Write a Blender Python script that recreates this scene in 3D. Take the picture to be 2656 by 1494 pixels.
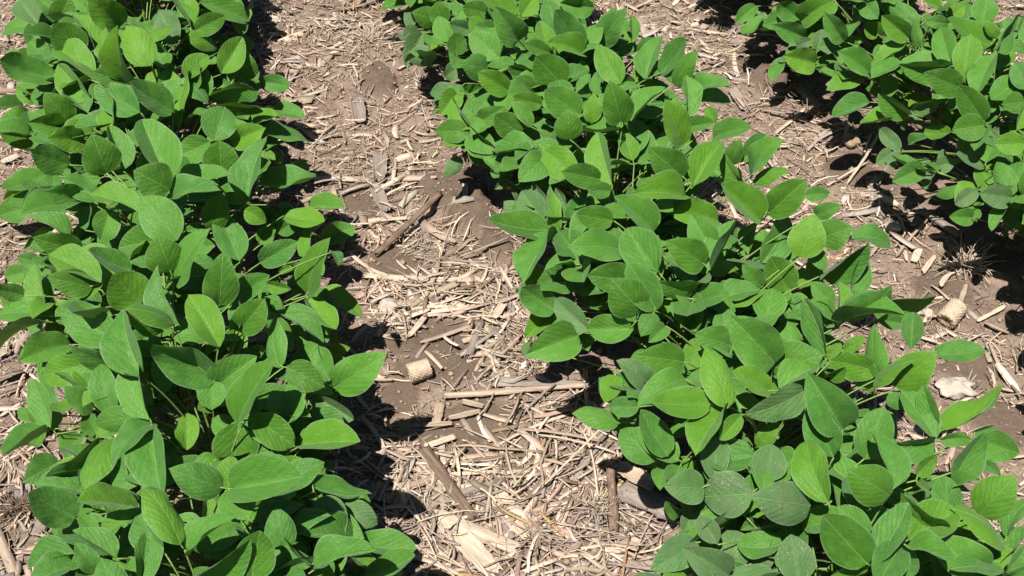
import bpy, math, random
import numpy as np
from mathutils import Vector, Matrix
from math import radians, sin, cos, pi

random.seed(7)
RNG = np.random.default_rng(11)
for o in list(bpy.data.objects):
    bpy.data.objects.remove(o)
SC = bpy.context.scene
COL = SC.collection

# ------------------------------------------------------------------ camera
W_PX, H_PX, F_PX = 2656.0, 1494.0, 3300.0          # photo frame and focal length in its pixels
VPX, VPY = -1299.0, 2897.0                          # where the crop rows vanish, from the frame centre
PITCH = math.atan(VPY / F_PX)
YAW = math.atan(-VPX / math.hypot(VPY, F_PX))
FWD = Vector((sin(YAW) * cos(PITCH), cos(YAW) * cos(PITCH), -sin(PITCH)))
RGT = Vector((cos(YAW), -sin(YAW), 0.0))
UPV = RGT.cross(FWD)
ROWS = (0.0, 0.76, 1.52)                            # three crop rows, 76 cm apart, running along +Y


def ray(px, py):
    return (FWD * F_PX + RGT * (px - W_PX / 2) - UPV * (py - H_PX / 2)).normalized()


def _solve_camera(z=0.25):
    a, b = ray(448, 747), ray(1778, 747)
    h = 0.76 / (b.x / -b.z - a.x / -a.z)
    return Vector((-h * a.x / -a.z, 0.0, h + z))


CAM = _solve_camera()
cd = bpy.data.cameras.new('camera')
cd.sensor_fit = 'HORIZONTAL'
cd.sensor_width = 36.0
cd.lens = 36.0 * F_PX / W_PX
cd.clip_start, cd.clip_end = 0.05, 500.0
cam = bpy.data.objects.new('camera', cd)
COL.objects.link(cam)
m = Matrix((RGT, UPV, -FWD)).transposed().to_4x4()
m.translation = CAM
cam.matrix_world = m
SC.camera = cam


def project(p):
    d = Vector(p) - CAM
    k = F_PX / d.dot(FWD)
    return W_PX / 2 + d.dot(RGT) * k, H_PX / 2 - d.dot(UPV) * k


# ------------------------------------------------------------------ light
SUN_DIR = -ray(2050, 2300)                          # points to the sun: high, behind the camera
SUN_EL = math.asin(SUN_DIR.z)
SUN_AZ = math.atan2(SUN_DIR.x, SUN_DIR.y)
world = bpy.data.worlds.new('World')
SC.world = world
world.use_nodes = True
wn = world.node_tree
sky = wn.nodes.new('ShaderNodeTexSky')
sky.sky_type = 'NISHITA'
sky.sun_disc = False
sky.air_density = 0.6
sky.dust_density = 0.4
sky.sun_elevation = SUN_EL
sky.sun_rotation = SUN_AZ
bg = wn.nodes['Background']
bg.inputs['Strength'].default_value = 0.05
wn.links.new(sky.outputs[0], bg.inputs['Color'])
sd = bpy.data.lights.new('sun', 'SUN')
sd.energy = 5.0
sd.angle = radians(0.5)
sd.color = (1.0, 0.955, 0.89)
sun = bpy.data.objects.new('sun', sd)
COL.objects.link(sun)
sun.rotation_euler = SUN_DIR.to_track_quat('Z', 'Y').to_euler()
sun.location = SUN_DIR * 20
SC.view_settings.view_transform = 'Standard'
SC.view_settings.look = 'None'
SC.view_settings.exposure = 0.68
SC.view_settings.gamma = 1.0
SC.cycles.max_bounces = 8
SC.cycles.transmission_bounces = 4
SC.cycles.diffuse_bounces = 1

# ------------------------------------------------------------------ helpers
_tab = np.random.default_rng(3).random((256, 256))


def vnoise(x, y):
    xi, yi = np.floor(x).astype(int), np.floor(y).astype(int)
    fx, fy = x - xi, y - yi
    fx, fy = fx * fx * (3 - 2 * fx), fy * fy * (3 - 2 * fy)
    a, b = _tab[xi & 255, yi & 255], _tab[(xi + 1) & 255, yi & 255]
    c, d = _tab[xi & 255, (yi + 1) & 255], _tab[(xi + 1) & 255, (yi + 1) & 255]
    return (a * (1 - fx) + b * fx) * (1 - fy) + (c * (1 - fx) + d * fx) * fy


def floor_point(px, py, z=0.0):
    d = ray(px, py)
    return CAM + d * ((CAM.z - z) / -d.z)


# smooth bare soil lumps in the furrows: photo pixel centre, half width and half height in pixels, rise in m
LUMPS = [(1175, 512, 80, 45, .030), (1228, 575, 58, 42, .030), (1292, 645, 45, 50, .020), (980, 212, 42, 40, .018),
         (1975, 190, 60, 45, .022), (1190, 1110, 125, 62, .004), (1150, 950, 130, 52, .003), (2500, 962, 85, 32, .014),
         (2590, 700, 60, 35, .012), (2600, 1105, 70, 60, .004), (1020, 690, 90, 42, .004), (1110, 880, 110, 36, .003),
         (940, 520, 60, 45, .004), (2200, 440, 60, 35, .006), (2440, 760, 70, 40, .005), (1040, 1030, 60, 40, .003)]
LUMPS_W = []
for _a, _b, _w, _h, _r in LUMPS:
    _c = floor_point(_a, _b)
    LUMPS_W.append((_c.x, _c.y, (floor_point(_a + _w, _b) - _c).length, (floor_point(_a, _b - _h) - _c).length, _r))


def lump_mask(x, y):
    h, k = np.zeros_like(x), np.zeros_like(x)
    for cx, cy, rx, ry, r in LUMPS_W:
        q = ((x - cx) / rx) ** 2 + ((y - cy) / ry) ** 2 + (vnoise(x * 30 + cx * 50, y * 30) - .5) * 1.0
        s = np.clip((1.30 - q) / .5, 0, 1)
        s = s * s * (3 - 2 * s)
        h = np.maximum(h, s * r * (.8 + .4 * vnoise(x * 45, y * 45 + 9)))
        k = np.maximum(k, s)
    return h, k


def gz(x, y):
    x, y = np.asarray(x, float), np.asarray(y, float)
    h = (vnoise(x * 7 + 3, y * 7 + 1) - .5) * .020 + (vnoise(x * 21, y * 21 + 40) - .5) * .013
    f = (vnoise(x * 62 + 9, y * 62) - .5) * .008 + (vnoise(x * 150, y * 150 + 77) - .5) * .0035
    lh, lk = lump_mask(x, y)
    u = (x / .76 - np.round(x / .76)) * .76
    ridge = .018 * np.exp(-(u / .12) ** 2)
    return h * (1 - .6 * lk) + f * (1 - .8 * lk) + lh + ridge


def gz1(x, y):
    return float(gz(np.array([x]), np.array([y]))[0])


def ground_point(px, py):
    z = 0.0
    for _ in range(4):
        p = floor_point(px, py, z)
        z = gz1(p.x, p.y)
    return Vector((p.x, p.y, z))


def link(name, me, mat=None, parent=None, smooth=True):
    o = bpy.data.objects.new(name, me)
    COL.objects.link(o)
    if mat is not None and not me.materials:
        me.materials.append(mat)
    if smooth and len(me.polygons):
        me.polygons.foreach_set('use_smooth', [True] * len(me.polygons))
    if parent is not None:
        o.parent = parent
    return o


def mesh(name, v, f):
    me = bpy.data.meshes.new(name)
    me.from_pydata([tuple(p) for p in v], [], f)
    me.update()
    return me


def tube(vs, fs, pts, radii, n=6, cap=True):
    """add a tapered tube along pts to the lists vs, fs"""
    b0 = len(vs)
    prev = None
    for i, p in enumerate(pts):
        t = (pts[min(i + 1, len(pts) - 1)] - pts[max(i - 1, 0)])
        t = t.normalized() if t.length > 1e-9 else Vector((0, 0, 1))
        a = prev if prev is not None else (Vector((1, 0, 0)) if abs(t.x) < .9 else Vector((0, 1, 0)))
        a = (a - t * a.dot(t)).normalized()
        prev = a
        b = t.cross(a)
        for k in range(n):
            w = 2 * pi * k / n
            vs.append(p + (a * cos(w) + b * sin(w)) * radii[i])
    for i in range(len(pts) - 1):
        for k in range(n):
            q = b0 + i * n
            fs.append((q + k, q + (k + 1) % n, q + n + (k + 1) % n, q + n + k))
    if cap:
        fs.append(tuple(b0 + k for k in reversed(range(n))))
        fs.append(tuple(b0 + (len(pts) - 1) * n + k for k in range(n)))


def bez(a, b, c, n):
    return [a * (1 - t) ** 2 + b * 2 * t * (1 - t) + c * t * t for t in (i / (n - 1) for i in range(n))]


# ------------------------------------------------------------------ materials
class NT:
    def __init__(self, name):
        self.m = bpy.data.materials.new(name)
        self.m.use_nodes = True
        self.t = self.m.node_tree
        self.t.nodes.clear()
        self.out = self.n('ShaderNodeOutputMaterial')

    def n(self, kind, **kw):
        x = self.t.nodes.new(kind)
        for k, v in kw.items():
            setattr(x, k, v)
        return x

    def l(self, a, b):
        self.t.links.new(a, b)

    def put(self, sock, v):
        if hasattr(v, 'is_linked'):
            self.l(v, sock)
        else:
            sock.default_value = v

    def math(self, op, a, b=None, clamp=False):
        x = self.n('ShaderNodeMath', operation=op, use_clamp=clamp)
        self.put(x.inputs[0], a)
        if b is not None:
            self.put(x.inputs[1], b)
        return x.outputs[0]

    def mix(self, f, a, b, mode='MIX'):
        x = self.n('ShaderNodeMix', data_type='RGBA', blend_type=mode)
        self.put(x.inputs[0], f)
        self.put(x.inputs[6], a)
        self.put(x.inputs[7], b)
        return x.outputs[2]

    def noise(self, vec, scale, detail=2.0, rough=.5):
        x = self.n('ShaderNodeTexNoise')
        if vec is not None:
            self.l(vec, x.inputs['Vector'])
        x.inputs['Scale'].default_value = scale
        x.inputs['Detail'].default_value = detail
        x.inputs['Roughness'].default_value = rough
        return x.outputs[0]

    def ramp(self, f, stops):
        x = self.n('ShaderNodeValToRGB')
        e = x.color_ramp.elements
        while len(e) < len(stops):
            e.new(.5)
        for i, (p, c) in enumerate(stops):
            e[i].position = p
            e[i].color = tuple(c) + (1,) if len(c) == 3 else c
        self.put(x.inputs[0], f)
        return x.outputs[0]

    def smooth(self, v, a, b):
        x = self.n('ShaderNodeMapRange', interpolation_type='SMOOTHSTEP')
        self.put(x.inputs[0], v)
        x.inputs[1].default_value, x.inputs[2].default_value = a, b
        return x.outputs[0]

    def bump(self, h, dist, strength=1.0):
        x = self.n('ShaderNodeBump')
        x.inputs['Strength'].default_value = strength
        x.inputs['Distance'].default_value = dist
        self.put(x.inputs['Height'], h)
        return x.outputs[0]


def leaf_material(name, tint, dark, pale, scuff=0.0, dust=0.0):
    """soybean leaflet: pale midrib and side veins, quilted blade, thin enough to glow when lit from behind"""
    t = NT(name)
    uv = t.n('ShaderNodeUVMap').outputs[0]
    sp = t.n('ShaderNodeSeparateXYZ')
    t.l(uv, sp.inputs[0])
    ax = t.math('ABSOLUTE', t.math('SUBTRACT', sp.outputs[0], .5))
    y = sp.outputs[1]
    oi = t.n('ShaderNodeObjectInfo')
    rnd = oi.outputs['Random']
    tc = t.n('ShaderNodeTexCoord').outputs['Object']
    off = t.n('ShaderNodeVectorMath', operation='ADD')
    t.l(tc, off.inputs[0])
    cmb = t.n('ShaderNodeCombineXYZ')
    t.l(t.math('MULTIPLY', rnd, 37.0), cmb.inputs[0])
    t.l(cmb.outputs[0], off.inputs[1])
    P = off.outputs[0]
    n1 = t.noise(P, 5.0, 3)
    # veins
    mid = t.math('SUBTRACT', 1.0, t.smooth(ax, .004, .019))
    phase = t.math('MULTIPLY', t.math('ADD', t.math('SUBTRACT', y, t.math('MULTIPLY', ax, 1.15)), t.math('MULTIPLY', n1, .16)), 6.0)
    fr = t.math('ABSOLUTE', t.math('SUBTRACT', t.math('FRACT', phase), .5))     # 0.5 at a vein
    vein = t.smooth(fr, .44, .5)
    vein = t.math('MULTIPLY', vein, t.math('SUBTRACT', 1.0, t.smooth(ax, .22, .5)))
    fine = t.n('ShaderNodeTexVoronoi', feature='DISTANCE_TO_EDGE')
    t.l(P, fine.inputs['Vector'])
    fine.inputs['Scale'].default_value = 16.0
    net = t.math('SUBTRACT', 1.0, t.smooth(fine.outputs['Distance'], .0, .12))
    col = t.mix(rnd, dark + (1,), tint + (1,))
    col = t.mix(t.math('MULTIPLY', t.smooth(n1, .35, .75), .45), col, pale + (1,))
    col = t.mix(t.math('MULTIPLY', net, .14), col, pale + (1,))
    col = t.mix(t.math('MULTIPLY', vein, .26), col, (.13, .30, .055, 1))
    col = t.mix(t.math('MULTIPLY', mid, .62), col, (.22, .40, .10, 1))
    if dust:
        d = t.smooth(t.noise(P, 3.0, 4, .65), .35, .7)
        col = t.mix(t.math('MULTIPLY', d, dust), col, (.16, .18, .11, 1))
    if scuff:
        st = t.n('ShaderNodeMapping')
        st.inputs['Scale'].default_value = (1.0, 2.2, 1.0)
        st.inputs['Rotation'].default_value = (0, 0, .7)
        t.l(P, st.inputs['Vector'])
        s = t.smooth(t.noise(st.outputs[0], 17.0, 3, .6), .60, .70)
        s = t.math('MULTIPLY', s, t.smooth(t.noise(P, 2.6, 1), .46, .60))
        col = t.mix(t.math('MULTIPLY', s, scuff), col, (.42, .45, .27, 1))
    rim = t.n('ShaderNodeAttribute', attribute_name='rim')
    col = t.mix(t.math('MULTIPLY', t.smooth(rim.outputs['Fac'], .90, 1.0), .55), col, (.20, .30, .15, 1))
    geo = t.n('ShaderNodeNewGeometry')
    col = t.mix(t.math('MULTIPLY', geo.outputs['Backfacing'], .55), col, (.10, .17, .075, 1))   # paler underside
    h = t.math('ADD', t.math('MULTIPLY', t.math('SUBTRACT', .5, fr), 1.0), t.math('MULTIPLY', t.math('SUBTRACT', 0.0, mid), 1.2))
    h = t.math('ADD', h, t.math('MULTIPLY', t.noise(P, 9.0, 3, .55), 1.3))
    h = t.math('ADD', h, t.math('MULTIPLY', net, -.4))
    bp = t.bump(h, .0010, .7)
    p = t.n('ShaderNodeBsdfPrincipled')
    t.l(col, p.inputs['Base Color'])
    p.inputs['Roughness'].default_value = .56
    p.inputs['Specular IOR Level'].default_value = .36
    p.inputs["Sheen Weight"].default_value = .14
    p.inputs['Sheen Roughness'].default_value = .4
    p.inputs['Sheen Tint'].default_value = (.8, .95, .85, 1)
    t.l(bp, p.inputs['Normal'])
    tr = t.n('ShaderNodeBsdfTranslucent')
    t.l(t.mix(.55, col, (.17, .36, .012, 1)), tr.inputs['Color'])
    t.l(bp, tr.inputs['Normal'])
    mx = t.n('ShaderNodeMixShader')
    mx.inputs[0].default_value = .22
    t.l(p.outputs[0], mx.inputs[1])
    t.l(tr.outputs[0], mx.inputs[2])
    t.l(mx.outputs[0], t.out.inputs[0])
    return t.m


def plain_material(name, stops, scale, rough=.8, bump=.001, bscale=80, stretch=None, attr=False, spec=.25):
    t = NT(name)
    tc = t.n('ShaderNodeTexCoord').outputs['Object']
    if stretch:
        mp = t.n('ShaderNodeMapping')
        mp.inputs['Scale'].default_value = stretch
        t.l(tc, mp.inputs['Vector'])
        tc = mp.outputs[0]
    rnd = t.n('ShaderNodeObjectInfo').outputs['Random']
    nz = t.noise(tc, scale, 5, .62)
    col = t.ramp(nz, stops)
    col = t.mix(.35, col, t.mix(rnd, (.62, .60, .60, 1), (1.0, 1.0, 1.0, 1)), 'MULTIPLY')
    p = t.n('ShaderNodeBsdfPrincipled')
    t.l(col, p.inputs['Base Color'])
    p.inputs['Roughness'].default_value = rough
    p.inputs['Specular IOR Level'].default_value = spec
    t.l(t.bump(t.noise(tc, bscale, 4, .6), bump, 1.0), p.inputs['Normal'])
    t.l(p.outputs[0], t.out.inputs[0])
    return t.m


M_FRESH = leaf_material('soybean_leaf_green', (.080, .235, .017), (.046, .165, .020), (.115, .272, .046), .3, .05)
M_BRIGHT = leaf_material('soybean_leaf_yellow_green', (.104, .258, .013), (.074, .210, .012), (.136, .288, .028), .2)
M_SHADED = leaf_material('soybean_leaf_shaded_green', (.066, .192, .010), (.042, .138, .010), (.094, .222, .020), .15)  # shade on leaves tipped off the sun, put into a darker green
M_DUSTY = leaf_material('soybean_leaf_dusty', (.088, .210, .048), (.070, .176, .048), (.122, .242, .075), .55, .32)
M_SCUFF = leaf_material('soybean_leaf_scuffed', (.084, .194, .046), (.070, .165, .046), (.118, .226, .075), .95, .38)
M_STEM = plain_material('soybean_stem_green', [(.3, (.13, .24, .045)), (.7, (.22, .33, .09))], 20, .6, .0006, 300)
M_STALK = plain_material('corn_stalk_tan', [(.25, (.17, .12, .085)), (.45, (.34, .26, .19)), (.60, (.44, .345, .26)), (.78, (.56, .46, .36))], 260, .75, .0012, 420, (1, .045, 1))
M_GREY = plain_material('corn_stalk_weathered_grey', [(.25, (.11, .088, .074)), (.45, (.235, .19, .16)), (.60, (.31, .26, .22)), (.78, (.42, .36, .31))], 260, .75, .0012, 420, (1, .045, 1))
M_BROWN = plain_material('corn_stalk_brown', [(.25, (.06, .04, .028)), (.45, (.15, .10, .07)), (.60, (.22, .155, .11)), (.78, (.36, .27, .19))], 260, .75, .0012, 420, (1, .045, 1))
M_PALE = plain_material('straw_pale', [(.25, (.27, .20, .145)), (.45, (.48, .38, .285)), (.60, (.58, .47, .36)), (.78, (.70, .59, .47))], 260, .75, .0012, 420, (1, .045, 1))
M_ORANGE = plain_material('straw_orange', [(.3, (.30, .17, .07)), (.7, (.52, .32, .14))], 260, .75, .0012, 420, (1, .045, 1))
M_COB = plain_material('corn_cob_tan', [(.3, (.38, .285, .20)), (.7, (.58, .46, .34))], 120, .9, .002, 200)
M_STONE = plain_material('stone_pale', [(.3, (.36, .30, .24)), (.7, (.58, .51, .43))], 60, .85, .003, 60)
M_CLOD = plain_material('soil_clod_tan', [(.3, (.24, .165, .115)), (.7, (.36, .265, .19))], 60, .95, .004, 60)
M_LIMP = plain_material('faded_leaf_scrap', [(.3, (.30, .38, .12)), (.7, (.42, .46, .22))], 30, .7, .001, 60)

DEBUG = False
PLANT_LABELS = {
    (0, 3): 'soybean plant of the left row cut off by the bottom edge of the frame',
    (0, 4): 'nearest soybean plant of the left row with broad flat leaves over the bottom edge',
    (0, 5): 'second nearest soybean plant of the left row with yellowish stems showing in a dark gap',
    (0, 6): 'soybean plant of the left row with two heart shaped leaves across a dark hollow',
    (0, 7): 'soybean plant of the left row with a pale leaf reaching toward the broken cob',
    (0, 8): 'soybean plant of the left row level with the pale clod in the furrow',
    (0, 9): 'soybean plant of the left row with a folded leaf held upright above the furrow edge',
    (0, 10): 'soybean plant of the left row level with the long bleached cross stalk',
    (0, 11): 'soybean plant of the left row level with the bare soil lump in the furrow',
    (0, 12): 'soybean plant of the left row level with the lower grey husk scrap',
    (0, 13): 'soybean plant of the left row level with the upper grey husk scrap',
    (0, 14): 'soybean plant of the left row just nearer than the grey weathered husk plate',
    (0, 15): 'soybean plant of the left row level with the grey weathered husk plate',
    (0, 16): 'second farthest soybean plant of the left row below the top edge',
    (0, 17): 'soybean plant farthest along the left row whose leaves meet the top edge',
    (0, 18): 'soybean plant of the left row only showing its lowest leaves at the top edge',
    (1, 2): 'soybean plant of the middle row cut off by the lower right corner',
    (1, 3): 'nearest full soybean plant of the middle row with large flat leaves at the lower right',
    (1, 4): 'soybean plant of the middle row with pale flecked leaves beside the weathered stalk chunk',
    (1, 5): 'soybean plant of the middle row above the long thin rising stem with striped leaves',
    (1, 6): 'soybean plant of the middle row at the right end of the long tan cross stalk',
    (1, 7): 'soybean plant of the middle row with one big pale oval leaf low over black shade',
    (1, 8): 'soybean plant of the middle row at the right end of the long bleached cross stalk',
    (1, 9): 'soybean plant of the middle row with a leaf pointing at the bare soil lump',
    (1, 10): 'soybean plant of the middle row with two glossy upright leaves on one bare stalk',
    (1, 11): 'soybean plant of the middle row just beyond the bare soil lump',
    (1, 12): 'soybean plant of the middle row with one dark leaf standing up above light ones',
    (1, 13): 'soybean plant of the middle row level with the grey husk plate across the furrow',
    (1, 14): 'soybean plant of the middle row with small dusty leaves beside the frayed pale straw tuft',
    (1, 15): 'second farthest soybean plant of the middle row at the top edge',
    (1, 16): 'farthest soybean plant of the middle row with its lowest leaves at the top edge',
    (2, 3): 'soybean plant of the right row almost wholly beyond the right edge',
    (2, 4): 'nearest soybean plant of the right row, cut by the right edge above the large tuft',
    (2, 5): 'soybean plant of the right row above black shade with small dull low leaves',
    (2, 6): 'soybean plant of the right row behind the two steep pale straws',
    (2, 7): 'soybean plant of the right row above the rounded tan stone',
    (2, 8): 'soybean plant of the right row behind the short grey stalk at the shade edge',
    (2, 9): 'soybean plant of the right row with a round pale leaf over the bare soil mound',
    (2, 10): 'second farthest soybean plant of the right row at the top edge',
    (2, 11): 'farthest soybean plant of the right row with two small leaves over the straw',
}
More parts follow.
